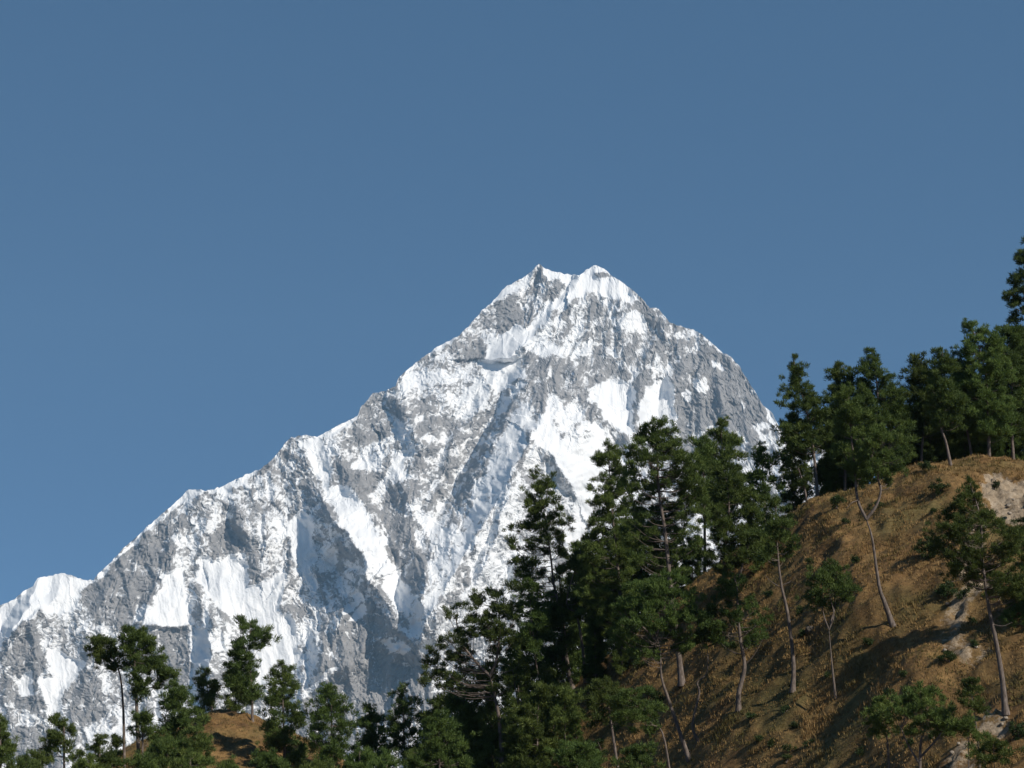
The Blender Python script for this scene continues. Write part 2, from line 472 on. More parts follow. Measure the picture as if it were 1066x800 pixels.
# ------------------------------------------------------------------ the ground: valley floor, spur and knoll, one sheet
CREST = [(-900, 1000, 215), (-200, 860, 215), (0, 830, 215), (120, 815, 214), (160, 800, 214), (200, 800, 213), (300, 815, 212), (380, 830, 208), (440, 830, 205),
         (500, 800, 200), (560, 742, 194), (640, 682, 189), (720, 612, 185), (790, 561, 182), (840, 527, 179), (880, 515, 177),
         (925, 501, 175), (955, 489, 175), (985, 484, 176), (1010, 481, 177), (1040, 481, 178), (1066, 485, 179), (1120, 488, 182), (1300, 470, 190), (1700, 500, 200)]
_c = np.array([(*at(u, v, y),) for u, v, y in CREST], float)
CX, CY, CZ = _c[:, 0], _c[:, 1], _c[:, 2]
KX, KY, KZ = [float(a) for a in at(237, 745, 222)]

def ground_base(x, y):
    x, y = np.asarray(x, float), np.asarray(y, float)
    yc, zc = np.interp(x, CX, CY), np.interp(x, CX, CZ)
    d = yc - y
    front = 0.475 * (np.sqrt(d * d + 9) - 3)
    back = 0.34 * (np.sqrt(d * d + 16) - 4)
    z = zc - np.where(d > 0, front, back)
    rk = np.hypot((x - KX) / 7.5, (y - KY) / 9.0)
    zk = KZ - 5.0 * (np.sqrt(rk * rk + 0.8) - 0.894)
    z = np.maximum(z, zk)
    w = smooth(0, 6, z)
    return np.where(z > 0, z * 1.0, np.maximum(z, -12) * smooth(120, 210, y)) 

def _hit(fn, u, v, y0=100.0, y1=300.0):
    ys = np.arange(y0, y1, 0.05)
    x, _, z = at(u, v, ys)
    g = fn(x, ys)
    k = np.argmax(g >= z)
    if not (g >= z).any():
        return None
    return float(x[k]), float(ys[k]), float(g[k])

DENTS = []
for (u, v, r, a) in [(892, 700, 5.5, -1.3), (850, 640, 4.0, 0.7), (905, 628, 4.0, 0.6), (985, 505, 3.0, 0.7), (955, 520, 2.6, -0.6),
                     (1000, 640, 4.0, -0.9), (1030, 560, 4.5, 0.9), (960, 690, 4.0, 0.9), (800, 690, 4.0, -0.5), (760, 770, 5.0, 0.6),
                     (700, 740, 4.0, -0.5), (930, 560, 3.0, -0.5), (880, 570, 3.5, 0.6), (1048, 520, 2.4, -1.4), (990, 730, 3.0, -0.8)]:
    h = _hit(ground_base, u, v)
    if h:
        DENTS.append((h[0], h[1], r, a))

def ground(x, y):
    x, y = np.asarray(x, float), np.asarray(y, float)
    z = ground_base(x, y)
    w = smooth(95, 112, y) * (1 - smooth(230, 280, y)) * (1 - smooth(90, 140, np.abs(x)))
    for (a, b, r, h) in DENTS:
        z = z + h * np.exp(-((x - a) ** 2 + (y - b) ** 2) / (r * r))
    z = z + w * (0.45 * noise(x / 6.0, y / 6.0, 301) + 0.40 * ridged(x / 3.6 + 0.3 * noise(x / 3, y / 3, 8), y / 2.8, 311)
                 + 0.26 * noise(x / 1.1, y / 1.1, 321) + 0.05 * noise(x / 0.4, y / 0.4, 331))
    return z

def hit(u, v, y0=100.0, y1=300.0):
    return _hit(ground, u, v, y0, y1)

SCARS = [[(1020, 500), (1042, 494), (1072, 502), (1072, 548), (1050, 548), (1030, 532)],
         [(1008, 535), (1030, 540), (1026, 570), (1014, 600), (998, 600), (1004, 565)], [(975, 640), (1000, 628), (1012, 642), (990, 664), (968, 668)],
         [(996, 592), (1020, 584), (1026, 612), (1014, 634), (990, 652), (972, 656), (980, 632), (1000, 618)],
         [(976, 664), (1000, 656), (1030, 674), (1020, 692), (986, 690)],
         [(1016, 738), (1042, 732), (1056, 752), (1046, 772), (1018, 770)],
         [(976, 805), (984, 778), (1014, 766), (1022, 786), (1008, 810)],
         [(1006, 545), (1012, 545), (1014, 565), (1006, 570)], [(838, 672), (844, 668), (852, 676), (846, 680)]]

def build_ground():
    xs = np.concatenate([[-15500, -8000, -4000, -2000, -1000, -500, -300, -200, -150, -120, -100, -85], np.arange(-72, -10, 0.45),
                         np.arange(-10, 62, 0.24), [66, 72, 80, 95, 120, 160, 220, 320, 500, 1000, 2000, 4000, 8000, 15500]])
    ys = np.concatenate([[-550, -300, -100, -30, 0, 20, 40, 60, 75, 85, 92], np.arange(97, 200, 0.24), np.arange(200, 245, 0.6),
                         [248, 254, 262, 275, 300, 350, 450, 700, 1200, 2500, 5000, 8000, 12000, 13200]])
    X, Y = np.meshgrid(xs, ys)
    Z = ground(X, Y)
    far = smooth(260, 600, Y)
    Z = Z * (1 - far) + far * -14
    pu, pv = to_px(X, np.maximum(Y, 1), Z)
    pu = pu + 13 * fbm(X / 1.7, Y / 1.7, 4, 41, 0.65)
    pv = pv + 10 * fbm(X / 1.7, Y / 1.7, 4, 43, 0.65)
    scar = np.zeros(X.shape)
    front = (Y < np.interp(X, CX, CY) + 1) & (Y > 100)
    for k, p in enumerate(SCARS):
        scar[in_poly(pu, pv, p) & front] = (1.6, 0.75, 0.65, 0.9, 0.75, 0.85, 0.85, 0.8, 0.8)[k]
    sb = blur(scar, 1)
    Z = Z + sb * (0.32 * ridged(X / 1.3, Y / 0.9, 501) + 0.22 * ridged(X / 0.6, Y / 0.5, 511) - 0.45)
    nt = NT("dry_grass_slope")
    co = nt.coord()
    soil = nt.ramp(nt.noise(co, 0.35, 6, 0.7), [(0.28, (0.095, 0.055, 0.025)), (0.45, (0.175, 0.100, 0.039)), (0.6, (0.24, 0.146, 0.057)), (0.78, (0.155, 0.120, 0.042))])
    fine = nt.ramp(nt.noise(co, 3.0, 4, 0.7), [(0.3, (0.55, 0.55, 0.55)), (0.7, (1.25, 1.25, 1.25))])
    soil = nt.mix(nt.maprange(nt.noise(co, 0.12, 4, 0.6), 0.46, 0.66, 0.0, 0.75), soil, (0.088, 0.084, 0.030))
    soil = nt.mix(1.0, soil, fine, 'MULTIPLY')
    pale = nt.ramp(nt.noise(co, 1.2, 5, 0.75), [(0.3, (0.14, 0.105, 0.070)), (0.5, (0.29, 0.225, 0.155)), (0.7, (0.43, 0.35, 0.26))])
    sm = nt.math('ADD', nt.attr("scar"), nt.math('MULTIPLY', nt.math('SUBTRACT', nt.noise(co, 1.3, 6, 0.8), 0.5), 3.2))
    m = nt.out(nt.mix(nt.maprange(sm, 0.6, 0.95), soil, pale))
    bump = nt.n("ShaderNodeBump")
    bump.inputs["Strength"].default_value = 0.7
    bump.inputs["Distance"].default_value = 0.15
    nt.l(nt.noise(co, 4.0, 5, 0.7), bump.inputs["Height"])
    nt.l(bump.outputs[0], nt.b.inputs["Normal"])
    o = mesh_np("hillside", np.stack([X, Y, Z], -1).reshape(-1, 3), grid_faces(*X.shape)[:, ::-1], m, attrs={"scar": blur(scar, 1)}, smooth_sh=True)
    o["kind"] = "structure"
    return scar, xs, ys

build_ground()

# ------------------------------------------------------------------ materials of plants
def needle_mat(name, dark, mid, light):
    nt = NT(name)
    v = nt.attr("var")
    oi = nt.n("ShaderNodeObjectInfo").outputs["Random"]
    col = nt.ramp(v, [(0.0, dark), (0.5, mid), (1.0, light)])
    hs = nt.n("ShaderNodeHueSaturation")
    nt.l(col, hs.inputs["Color"])
    nt.l(nt.maprange(oi, 0, 1, 0.8, 1.2), hs.inputs["Value"])
    nt.l(nt.maprange(nt.math('FRACT', nt.math('MULTIPLY', oi, 7.3)), 0, 1, 0.485, 0.51), hs.inputs["Hue"])
    nt.l(hs.outputs[0], nt.b.inputs["Base Color"])
    nt.b.inputs["Roughness"].default_value = 0.6
    tr = nt.n("ShaderNodeBsdfTranslucent")
    nt.l(hs.outputs[0], tr.inputs[0])
    mx = nt.n("ShaderNodeMixShader")
    mx.inputs[0].default_value = 0.38
    nt.l(nt.b.outputs[0], mx.inputs[1])
    nt.l(tr.outputs[0], mx.inputs[2])
    nt.l(mx.outputs[0], nt.t.nodes["Material Output"].inputs[0])
    return nt.m

M_NEEDLE = needle_mat("pine_needles", (0.042, 0.066, 0.019), (0.084, 0.126, 0.030), (0.145, 0.190, 0.046))
M_YOUNG = needle_mat("young_pine_needles", (0.052, 0.084, 0.023), (0.095, 0.142, 0.035), (0.15, 0.20, 0.050))
M_LEAF = needle_mat("shrub_leaves", (0.025, 0.045, 0.015), (0.045, 0.075, 0.022), (0.075, 0.10, 0.032))

def bark_mat():
    nt = NT("pine_bark")
    co = nt.coord()
    mp = nt.n("ShaderNodeMapping")
    mp.inputs["Scale"].default_value = (1, 1, 0.3)
    nt.l(co, mp.inputs[0])
    c = nt.ramp(nt.noise(mp.outputs[0], 7.0, 5, 0.7), [(0.3, (0.055, 0.042, 0.035)), (0.5, (0.13, 0.104, 0.088)), (0.72, (0.25, 0.205, 0.178))])
    return nt.out(c)
M_BARK = bark_mat()

def grass_mat():
    nt = NT("dry_grass_blades")
    c = nt.ramp(nt.attr("var"), [(0.0, (0.085, 0.078, 0.026)), (0.3, (0.14, 0.110, 0.036)), (0.6, (0.25, 0.155, 0.060)), (1.0, (0.33, 0.215, 0.09))])
    return nt.out(c)

# ------------------------------------------------------------------ trees
def tube(pts, rad, sides=7):
    pts = np.asarray(pts, float)
    n = len(pts)
    tan = np.gradient(pts, axis=0)
    tan /= np.linalg.norm(tan, axis=1)[:, None] + 1e-9
    ref = np.array([0.31, 0.93, 0.2])
    a = np.cross(tan, ref)
    a /= np.linalg.norm(a, axis=1)[:, None] + 1e-9
    b = np.cross(tan, a)
    th = np.linspace(0, 2 * math.pi, sides, endpoint=False)
    ring = a[:, None, :] * np.cos(th)[None, :, None] + b[:, None, :] * np.sin(th)[None, :, None]
    v = (pts[:, None, :] + ring * np.asarray(rad)[:, None, None]).reshape(-1, 3)
    i = np.arange(n * sides).reshape(n, sides)
    j = np.roll(i, -1, 1)
    f = np.stack([i[:-1], j[:-1], j[1:], i[1:]], -1).reshape(-1, 4)
    return v, f

def join(parts):
    vs, fs, o = [], [], 0
    for v, f in parts:
        vs.append(v)
        fs.append(f + o)
        o += len(v)
    return np.vstack(vs), np.vstack(fs)

def spline(pts, k=5):
    p = np.asarray(pts, float)
    if len(p) < 3:
        t = np.linspace(0, 1, k * 2)[:, None]
        return p[0] + (p[-1] - p[0]) * t
    q = np.vstack([2 * p[0] - p[1], p, 2 * p[-1] - p[-2]])
    out = []
    for i in range(1, len(q) - 2):
        t = np.linspace(0, 1, k, endpoint=False)[:, None]
        a, b, c, d = q[i - 1], q[i], q[i + 1], q[i + 2]
        out.append(0.5 * (2 * b + (c - a) * t + (2 * a - 5 * b + 4 * c - d) * t ** 2 + (3 * b - a - 3 * c + d) * t ** 3))
    return np.vstack(out + [p[-1:]])

def unit(n, g):
    v = g.normal(size=(n, 3))
    return v / (np.linalg.norm(v, axis=1)[:, None] + 1e-9)

def needles(cent, rad, g, per=74, up=0.65, outw=None, flat=0.8, width=0.034):
    """tufts of needles: one thin triangle each, bristling out of every puff"""
    K = len(cent)
    n = K * per
    idx = np.repeat(np.arange(K), per)
    r = rad[idx][:, None]
    off = unit(n, g) * (g.random((n, 1)) ** 0.5) * r * 0.75
    off[:, 2] *= flat
    o = cent[idx] + off
    d = unit(n, g) * 0.8 + off / (r + 1e-6) * 0.9
    d[:, 2] += up
    if outw is not None:
        d += outw[idx] * 0.3
    d /= np.linalg.norm(d, axis=1)[:, None] + 1e-9
    L = r * (0.45 + 0.4 * g.random((n, 1)))
    sd = np.cross(d, unit(n, g))
    sd /= np.linalg.norm(sd, axis=1)[:, None] + 1e-9
    w = width * (0.7 + 0.6 * g.random((n, 1))) * np.clip(r / 0.45, 0.6, 1.5)
    v = np.stack([o - sd * w, o + sd * w, o + d * L], 1).reshape(-1, 3)
    f = np.arange(n * 3).reshape(-1, 3)
    pv = g.random(K)
    var = np.repeat(np.clip(pv[idx] * 0.6 + g.random(n) * 0.4, 0, 1), 3)
    return v, f, var

def root_empty(name, loc, label, cat, group=None):
    o = bpy.data.objects.new(name, None)
    o.empty_display_size = 0.5
    COL.objects.link(o)
    o.location = loc
    o["label"] = label
    o["category"] = cat
    if group:
        o["group"] = group
    return o

TREES = {}
def pine(label, rows, base=None, uy=None, trunk=None, limbs=(), snags=(), dens=1.0, mat=None, seed=0, name="pine_tree", group=None,
         bare=None, puff=5.0, thick=1.0, deep=0.8, key=None, clump=5):
    """rows: crown outline (v, left u, right u) from the top down; base: pixel of the foot on the slope, or uy: (u, depth)"""
    g = np.random.default_rng(1000 + seed)
    if base is not None:
        h = hit(*base)
        if h is None:
            print("NO HIT", label)
            return
        bx, by, bz = h
    else:
        by = uy[1]
        bx = float(at(uy[0], 400, by)[0])
        for _ in range(3):
            bz = float(ground(bx, by))
            pu, pv = to_px(bx, by, bz)
            bx = bx + (uy[0] - pu) * by / F
    bz -= 0.15
    bu, bv = to_px(bx, by, bz)
    root = root_empty(name, (bx, by, bz), label, "pine tree", group)
    def loc(u, v, dy=0.0):
        x, y, z = at(u, v, by + dy)
        return np.array([float(x) - bx, dy, float(z) - bz])
    s = by / F / CP
    rows = sorted(rows)
    dens = dens * (1.3 if 22 <= seed <= 31 else 0.85 if seed in (8, 9, 11, 14, 19, 20) else 1.05)
    rv = np.array([r[0] for r in rows], float)
    rl = np.array([r[1] for r in rows], float)
    rr = np.array([r[2] for r in rows], float)
    top = ((rl[0] + rr[0]) / 2, rv[0] + 3)
    H = bv - rv[0]
    tp = list(trunk) if trunk else []
    if not tp:
        cm = np.interp((rv[0] * 0.6 + rv[-1] * 0.4), rv, (rl + rr) / 2)
        tp = [(bu + 0.35 * (cm - bu) + g.normal() * 1.0, bv - H * 0.35), (cm, rv[0] * 0.6 + rv[-1] * 0.4)]
    tp = [(bu, bv)] + tp
    if tp[-1][1] > rv[0] + 8 and trunk is None or (trunk and not limbs):
        tp = tp + [top]
    P = spline([loc(u, v) for u, v in tp], 6)
    wob = np.cumsum(g.normal(size=(len(P), 2)) * 0.02, 0)
    P[:, 1] += wob[:, 0] * np.linspace(0, 1, len(P))
    hh = H * s
    r0 = (0.04 + 0.0095 * hh) * thick
    tt = np.linspace(0, 1, len(P))
    rad = r0 * (1 - 0.82 * tt) * (1 + 0.55 * np.exp(-tt * 22))
    wood = [tube(P, rad, 8)]
    # the boughs and their puffs
    area = float(((rr - rl)[1:] + (rr - rl)[:-1]) @ np.diff(rv) / 2) if len(rv) > 1 else 100.0
    K = int(np.clip(4.6 * dens * area / (math.pi * puff * puff * 0.8), 10, 1000))
    NB = max(3, K // clump)
    wts = np.interp(np.linspace(rv[0], rv[-1], 200), rv, rr - rl) + 8
    cdf = np.cumsum(wts) / wts.sum()
    cent, rads, outs = [], [], []
    limbs_w = [spline([loc(u, v, dy) for u, v, dy in lp], 6) for lp in limbs]
    carry = np.vstack([P] + limbs_w)
    owner = np.concatenate([np.full(len(a), i) for i, a in enumerate([P] + limbs_w)])
    lwood = [[] for _ in limbs_w]
    def wood_at(q, drop):
        hd = np.hypot(carry[:, 0] - q[0], carry[:, 1] - q[1])
        k = np.argmin(np.abs(carry[:, 2] - (q[2] - drop)) * 1.6 + hd)
        return carry[k], int(owner[k])
    for b in range(NB):
        v = rv[0] + (rv[-1] - rv[0]) * float(np.searchsorted(cdf, (b + g.random()) / NB)) / 200
        L, Rr = np.interp(v, rv, rl), np.interp(v, rv, rr)
        hw, c = (Rr - L) / 2, (L + Rr) / 2
        ph = g.random() * 2 * math.pi
        if bare and bare[0] < v < bare[1] and g.random() < 0.2:
            continue
        if bare and bare[0] < v < bare[1] and abs(math.cos(ph)) < 0.8:
            ph = abs(ph % math.pi)                      # boughs lost on the near side: the trunk shows
        rho = (0.25 + 0.75 * g.random() ** 0.6)
        inner = max(hw - puff * 0.35, 0.5)
        q = loc(c + inner * rho * math.cos(ph), v, 0)
        q[1] = inner * s * rho * math.sin(ph) * deep
        st, own = wood_at(q, 0.45 * abs(rho * hw * s) * (0.5 + 0.6 * g.random()))
        d = q - st
        mid = st + d * 0.5 + np.array([0, 0, -0.12 * np.linalg.norm(d)])
        bp = spline([st, mid, q], 4)
        br = np.clip(r0 * 0.16, 0.015, 0.045)
        (wood if own == 0 else lwood[own - 1]).append(tube(bp, br * np.linspace(1, 0.3, len(bp)), 5))
        od = d / (np.linalg.norm(d) + 1e-6)
        sz = puff * s * (0.75 + 0.5 * g.random()) * np.clip(0.55 + hw / 30.0, 0.6, 1.0)
        for k in range(clump):
            off = g.normal(size=3) * np.array([0.95, 0.95, 0.55]) * sz
            if k == 0:
                off *= 0
            if k in (1, 2):
                off += -d * 0.18 * k * g.random()
            cent.append(q + off)
            rads.append(sz * (0.7 + 0.5 * g.random()))
            outs.append(od)
    # the leader
    tpz = loc(*top)
    ch = (rv[-1] - rv[0]) * 0.28
    for k in range(9):
        v = rv[0] + 3 + ch * k / 8
        L, Rr = np.interp(v, rv, rl), np.interp(v, rv, rr)
        q = loc((L + Rr) / 2 + g.normal() * (Rr - L) * 0.16, v)
        q[1] += g.normal() * (Rr - L) * 0.16 * s
        cent.append(q)
        rads.append(puff * s * (0.55 + 0.05 * k))
        outs.append(np.array([0, 0, 1.0]))
    wv, wf = join(wood)
    tr = mesh_np("trunk", wv, wf, M_BARK, root, smooth_sh=True)
    for lw, ex in zip(limbs_w, lwood):
        v_, f_ = join([tube(lw, r0 * 0.6 * np.linspace(1, 0.35, len(lw)), 7)] + ex)
        mesh_np("limb", v_, f_, M_BARK, tr, smooth_sh=True)
    for lp in snags:
        lw = spline([loc(u, v, dy) for u, v, dy in lp], 5)
        v_, f_ = tube(lw, np.clip(r0 * 0.22, 0.03, 0.07) * np.linspace(1, 0.25, len(lw)), 5)
        mesh_np("dead_branch", v_, f_, M_BARK, tr, smooth_sh=True)
    nv, nf, var = needles(np.array(cent), np.array(rads), g, outw=np.array(outs))
    mesh_np("crown", nv, nf, mat or M_NEEDLE, root, attrs={"var": var})
    if key:
        TREES[key] = root
    return root

def shrub(label, u, v, w, h, seed, name="shrub", group=None, per=60):
    g = np.random.default_rng(5000 + seed)
    hp = hit(u, v)
    if hp is None:
        print("NO HIT shrub", label)
        return
    x, y, z = hp
    s = y / F
    W, H = w * s / 2, h * s
    K = max(6, int(w * h / 22))
    c = unit(K, g) * (g.random((K, 1)) ** 0.45)
    c = c * np.array([W * 0.8, W * 0.7, H * 0.45]) + np.array([0, 0, H * 0.48])
    r = np.full(K, 3.6 * s) * (0.7 + 0.6 * g.random(K))
    nv, nf, var = needles(c, r, g, per=per, up=0.3, width=0.05)
    root = root_empty(name, (x, y, z - 0.05), label, "shrub", group)
    mesh_np("foliage", nv, nf, M_LEAF, root, attrs={"var": var})
    st = []
    for k in range(4):
        q = c[g.integers(K)]
        p = spline([np.array([g.normal() * 0.05, g.normal() * 0.05, 0]), q * 0.5, q], 3)
        st.append(tube(p, 0.03 * np.linspace(1, 0.4, len(p)), 5))
    mesh_np("stem", *join(st), M_BARK, root)
    return root

exec_trees = True
# ---- pines standing on the open slope
pine("tall forked pine with bare curving trunk, alone on the open grass below the ridge", base=(930, 652),
     rows=[(402, 877, 888), (428, 866, 899), (452, 864, 940), (470, 862, 955), (486, 865, 955), (500, 880, 942)],
     trunk=[(921, 628), (915, 609), (908, 561), (901.6, 540)],
     limbs=[[(902, 541, 0), (893, 521, .1), (890, 493, .2), (886, 450, .2), (883, 410, .1)], [(902, 541, 0), (912, 527, -.2), (917, 510, -.3), (914, 495, -.3), (922, 470, -.2)]],
     snags=[[(916, 511, -.3), (924, 509, -.5), (931, 502, -.6)], [(893, 521, 0), (886, 524, -.3), (881, 530, -.4)]], seed=1, dens=0.85)
pine("broad dark pine with blackish lower trunk beside the pale earth scar at right", base=(1047, 743),
     rows=[(500, 1004, 1014), (524, 994, 1024), (545, 974, 1044), (562, 956, 1066), (585, 972, 1072), (605, 1004, 1074), (624, 1018, 1074)],
     trunk=[(1043, 705), (1036, 664), (1030, 637), (1023, 588), (1020, 540)],
     snags=[[(1032, 650, 0), (1044, 652, -.4), (1054, 648, -.5)], [(1024, 594, 0), (1005, 602, -.5), (990, 606, -.8)]], seed=2, dens=1.05, thick=1.0, deep=1.0)
pine("thin pine with bare straight trunk and spiky dead side twigs on mid slope", base=(825, 720),
     rows=[(517, 802, 812), (540, 787, 828), (562, 780, 834), (584, 786, 830)],
     trunk=[(826, 690), (820, 640), (813, 608), (809, 570)],
     snags=[[(813, 610, 0), (822, 606, -.2), (829, 599, -.3)], [(813, 612, 0), (802, 605, -.2), (796, 598, -.4)], [(811, 590, 0), (802, 586, .2), (794, 578, .3)]], seed=3, dens=0.75)
pine("small umbrella crowned pine on a thin forked trunk, right of the straight bare trunk", base=(870, 727),
     rows=[(588, 858, 874), (602, 843, 888), (616, 836, 893), (632, 842, 888)],
     trunk=[(866, 690), (863, 655)],
     limbs=[[(863, 656, 0), (857, 638, .1), (856, 615, .1)], [(863, 656, 0), (868, 640, -.2), (863, 618, -.2)], [(864, 650, 0), (869, 632, .3), (868, 610, .3)]], seed=4, mat=M_YOUNG, thick=0.75)
pine("stout gnarled pine with short thick trunk and sparse tufted boughs on the open grass", base=(769, 741),
     rows=[(598, 752, 776), (618, 748, 778), (634, 742, 800), (652, 738, 808), (672, 744, 800)],
     trunk=[(769, 722), (775, 695), (771, 668), (768, 640), (767, 612)],
     snags=[[(774, 694, 0), (785, 682, -.3), (794, 666, -.5)], [(770, 664, 0), (782, 656, -.3), (788, 645, -.4)]], seed=5, dens=0.6, thick=1.5)
pine("crooked dark stemmed pine with zigzag trunk left of the stout gnarled pine", base=(727, 771),
     rows=[(628, 735, 752), (642, 722, 768), (655, 718, 775), (668, 728, 762)],
     trunk=[(721, 755), (728, 722), (726, 711), (735, 702), (737, 687), (736, 668)],
     limbs=[[(736, 674, 0), (746, 669, -.2), (756, 664, -.4), (762, 652, -.5)]], seed=6, dens=0.5, thick=0.8)
pine("leaning pine with pale curved trunk and wide spreading low crown", base=(718, 791),
     rows=[(600, 668, 712), (614, 648, 728), (634, 632, 742), (654, 628, 744), (672, 636, 728), (684, 650, 704)],
     trunk=[(706, 758), (695, 726), (688.6, 705), (687, 677), (682, 660)],
     limbs=[[(683, 664, 0), (690, 640, -.3), (694, 618, -.4)], [(684, 668, 0), (668, 652, .2), (652, 640, .4)]],
     snags=[[(687, 676, 0), (670, 682, -.4), (656, 684, -.6)]], seed=7, dens=0.9, mat=M_NEEDLE)
pine("tallest pine of the central clump with broad rounded top and a straight grey trunk", base=(710, 713),
     rows=[(437, 676, 694), (449, 663, 714), (468, 650, 724), (495, 642, 736), (522, 640, 740), (552, 644, 738), (580, 652, 726), (600, 664, 715)],
     trunk=[(706, 677), (698, 610), (692.5, 556), (686, 512), (684, 470)],
     snags=[[(695, 590, 0), (703, 580, -.3), (705, 570, -.4)]], seed=8, dens=1.5, bare=(510, 610))
pine("tapering pine with twin pale trunk at the left of the central clump, against the snow", base=(596, 718),
     rows=[(489, 557, 566), (504, 548, 578), (524, 544, 592), (545, 530, 606), (566, 528, 600), (592, 524, 600), (622, 530, 612), (648, 546, 610)],
     trunk=[(589, 682), (585, 642), (577, 611), (573, 577), (566, 530)],
     snags=[[(577, 600, 0), (586, 592, -.3), (590, 584, -.4)], [(577, 611, 0), (569, 600, .2), (562, 596, .3)]],
     limbs=[[(590, 690, .3), (586, 640, .6), (582, 600, .7)]], seed=9, dens=0.78, bare=(570, 660))
pine("slanting half hidden pine with a crooked stem just right of the twin trunk pine", uy=(610, 187),
     rows=[(560, 600, 616), (590, 594, 626), (620, 592, 630), (645, 598, 628)], trunk=[(606, 671), (600, 640), (590, 625)], seed=10, dens=0.7)
pine("spreading pine with forked pale trunk at the lower left of the wooded slope", uy=(526, 176),
     rows=[(613, 511, 524), (627, 474, 540), (644, 453, 552), (665, 450, 560), (690, 438, 560), (706, 436, 546), (722, 456, 520)],
     trunk=[(520.6, 760), (514, 721), (510, 704)],
     limbs=[[(510, 704, 0), (517, 686, -.2), (520, 650, -.2), (517, 622, -.1)], [(510, 704, 0), (496, 690, .2), (480, 668, .4), (474, 640, .4)]],
     snags=[[(519, 750, 0), (525, 746, -.3), (530, 742, -.4)], [(513, 725, 0), (505, 720, -.3), (500, 722, -.4)]], seed=11, dens=0.8, bare=(670, 730))
pine("slender pine with slanting pale trunk between the forked trunk and the twin trunk pines", uy=(573, 186),
     rows=[(602, 546, 554), (622, 538, 566), (650, 536, 574), (680, 540, 574)], trunk=[(566, 720), (558, 690)], seed=12, dens=0.8)
pine("very thin young pine with white pole like stem right of the forked pale trunk", uy=(549, 180),
     rows=[(668, 526, 534), (690, 520, 545), (715, 522, 548)], trunk=[(541, 745), (536, 715)], seed=13, dens=0.6, thick=0.55)
pine("dark pine left of the tallest central pine, with a knobbly shoulder against the snow", uy=(648, 183),
     rows=[(462, 626, 640), (480, 618, 654), (508, 612, 664), (540, 608, 660), (580, 604, 660), (620, 602, 658), (650, 606, 652)],
     trunk=[(646, 640), (644, 600), (638, 540)], seed=14, dens=1.25)
pine("leaning young pine with bare curved stem at the bottom edge of the slope", uy=(708, 118),
     rows=[(716, 646, 668), (730, 638, 684), (748, 640, 690), (762, 650, 682)], trunk=[(692, 772), (677, 752)], seed=15, dens=0.7, thick=0.6, mat=M_YOUNG)
# ---- clump behind the open slope
pine("narrow cone shaped pine rising behind the central clump, dark on its right side", uy=(757, 196),
     rows=[(434, 747, 753), (448, 740, 761), (468, 730, 772), (492, 726, 782), (520, 728, 788), (540, 736, 780)], seed=16, dens=1.1, puff=6)
pine("small topped pine tucked between the tallest central pine and the cone shaped one", uy=(733, 193),
     rows=[(455, 726, 734), (472, 720, 744), (500, 714, 750), (530, 716, 750)], seed=17, dens=1.0, puff=6)
pine("slim pointed pine on two thin pale stems left of the ridge gap", uy=(796, 184),
     rows=[(463, 789, 796), (478, 782, 804), (500, 777, 812), (525, 780, 812)], seed=18, dens=1.0, puff=6)
pine("full green pine in front of the cone shaped one, its crown facing the sun", base=(753, 622),
     rows=[(480, 748, 758), (496, 735, 776), (520, 728, 790), (548, 724, 795), (575, 728, 790), (594, 738, 780)], seed=19, dens=1.35, mat=M_NEEDLE)
pine("thin stemmed pine half covered by the sunny full green pine, on its right", base=(766, 616),
     rows=[(515, 778, 790), (540, 772, 802), (570, 768, 806), (592, 770, 796)], seed=20, dens=0.9)
# ---- pines along the right ridge
pine("pointed pine at the left end of the ridge line, standing on paired dark stems", uy=(852, 182),
     rows=[(372, 823, 829), (388, 818, 838), (408, 815, 852), (430, 806, 864), (452, 808, 868), (470, 818, 866)], seed=22, dens=0.95,
     trunk=[(848, 480), (842, 440)])
pine("ragged low branched pine stem in the snow gap at the left end of the ridge", uy=(842, 184),
     rows=[(440, 812, 824), (462, 806, 838), (490, 816, 846), (510, 822, 846)], seed=23, dens=0.6, puff=5)
pine("round topped pine second along the ridge from the snow gap", uy=(880, 184),
     rows=[(379, 870, 886), (394, 862, 892), (425, 860, 902), (460, 858, 900), (490, 862, 896)], seed=24, dens=1.0)
pine("sharp pointed pine standing highest over the forked lone pine", uy=(908, 182),
     rows=[(363, 904, 911), (382, 896, 921), (408, 888, 938), (440, 884, 948), (470, 882, 948), (495, 890, 945)], seed=25, dens=1.1)
pine("bushy flat topped pine right of the sharp pointed ridge pine", uy=(958, 183),
     rows=[(374, 946, 972), (390, 943, 985), (425, 944, 992), (455, 950, 992)], seed=26, dens=1.0)
pine("ridge pine with a slanting pale trunk showing under its crown", base=(990, 485),
     rows=[(362, 976, 987), (385, 968, 1000), (415, 964, 1008), (445, 968, 1004)], trunk=[(985, 462), (979, 440), (980, 400)], seed=27, dens=0.95)
pine("sunlit broad pine with several pale stems at the right of the ridge", uy=(1030, 180),
     rows=[(337, 1004, 1020), (356, 1000, 1042), (395, 998, 1056), (432, 1002, 1058), (455, 1010, 1052)], seed=28, dens=1.1, mat=M_YOUNG)
pine("pine with thin bare trunk between the slanting trunk and the sunlit broad pine", uy=(1014, 182),
     rows=[(366, 992, 1002), (390, 986, 1018), (420, 986, 1022), (448, 994, 1018)], trunk=[(1008, 455), (1000, 420)], seed=29, dens=0.9)
pine("dense pine at the right edge of the ridge in front of the tallest dark one", uy=(1056, 183),
     rows=[(342, 1036, 1058), (372, 1030, 1074), (410, 1030, 1080), (445, 1036, 1080)], seed=30, dens=1.05)
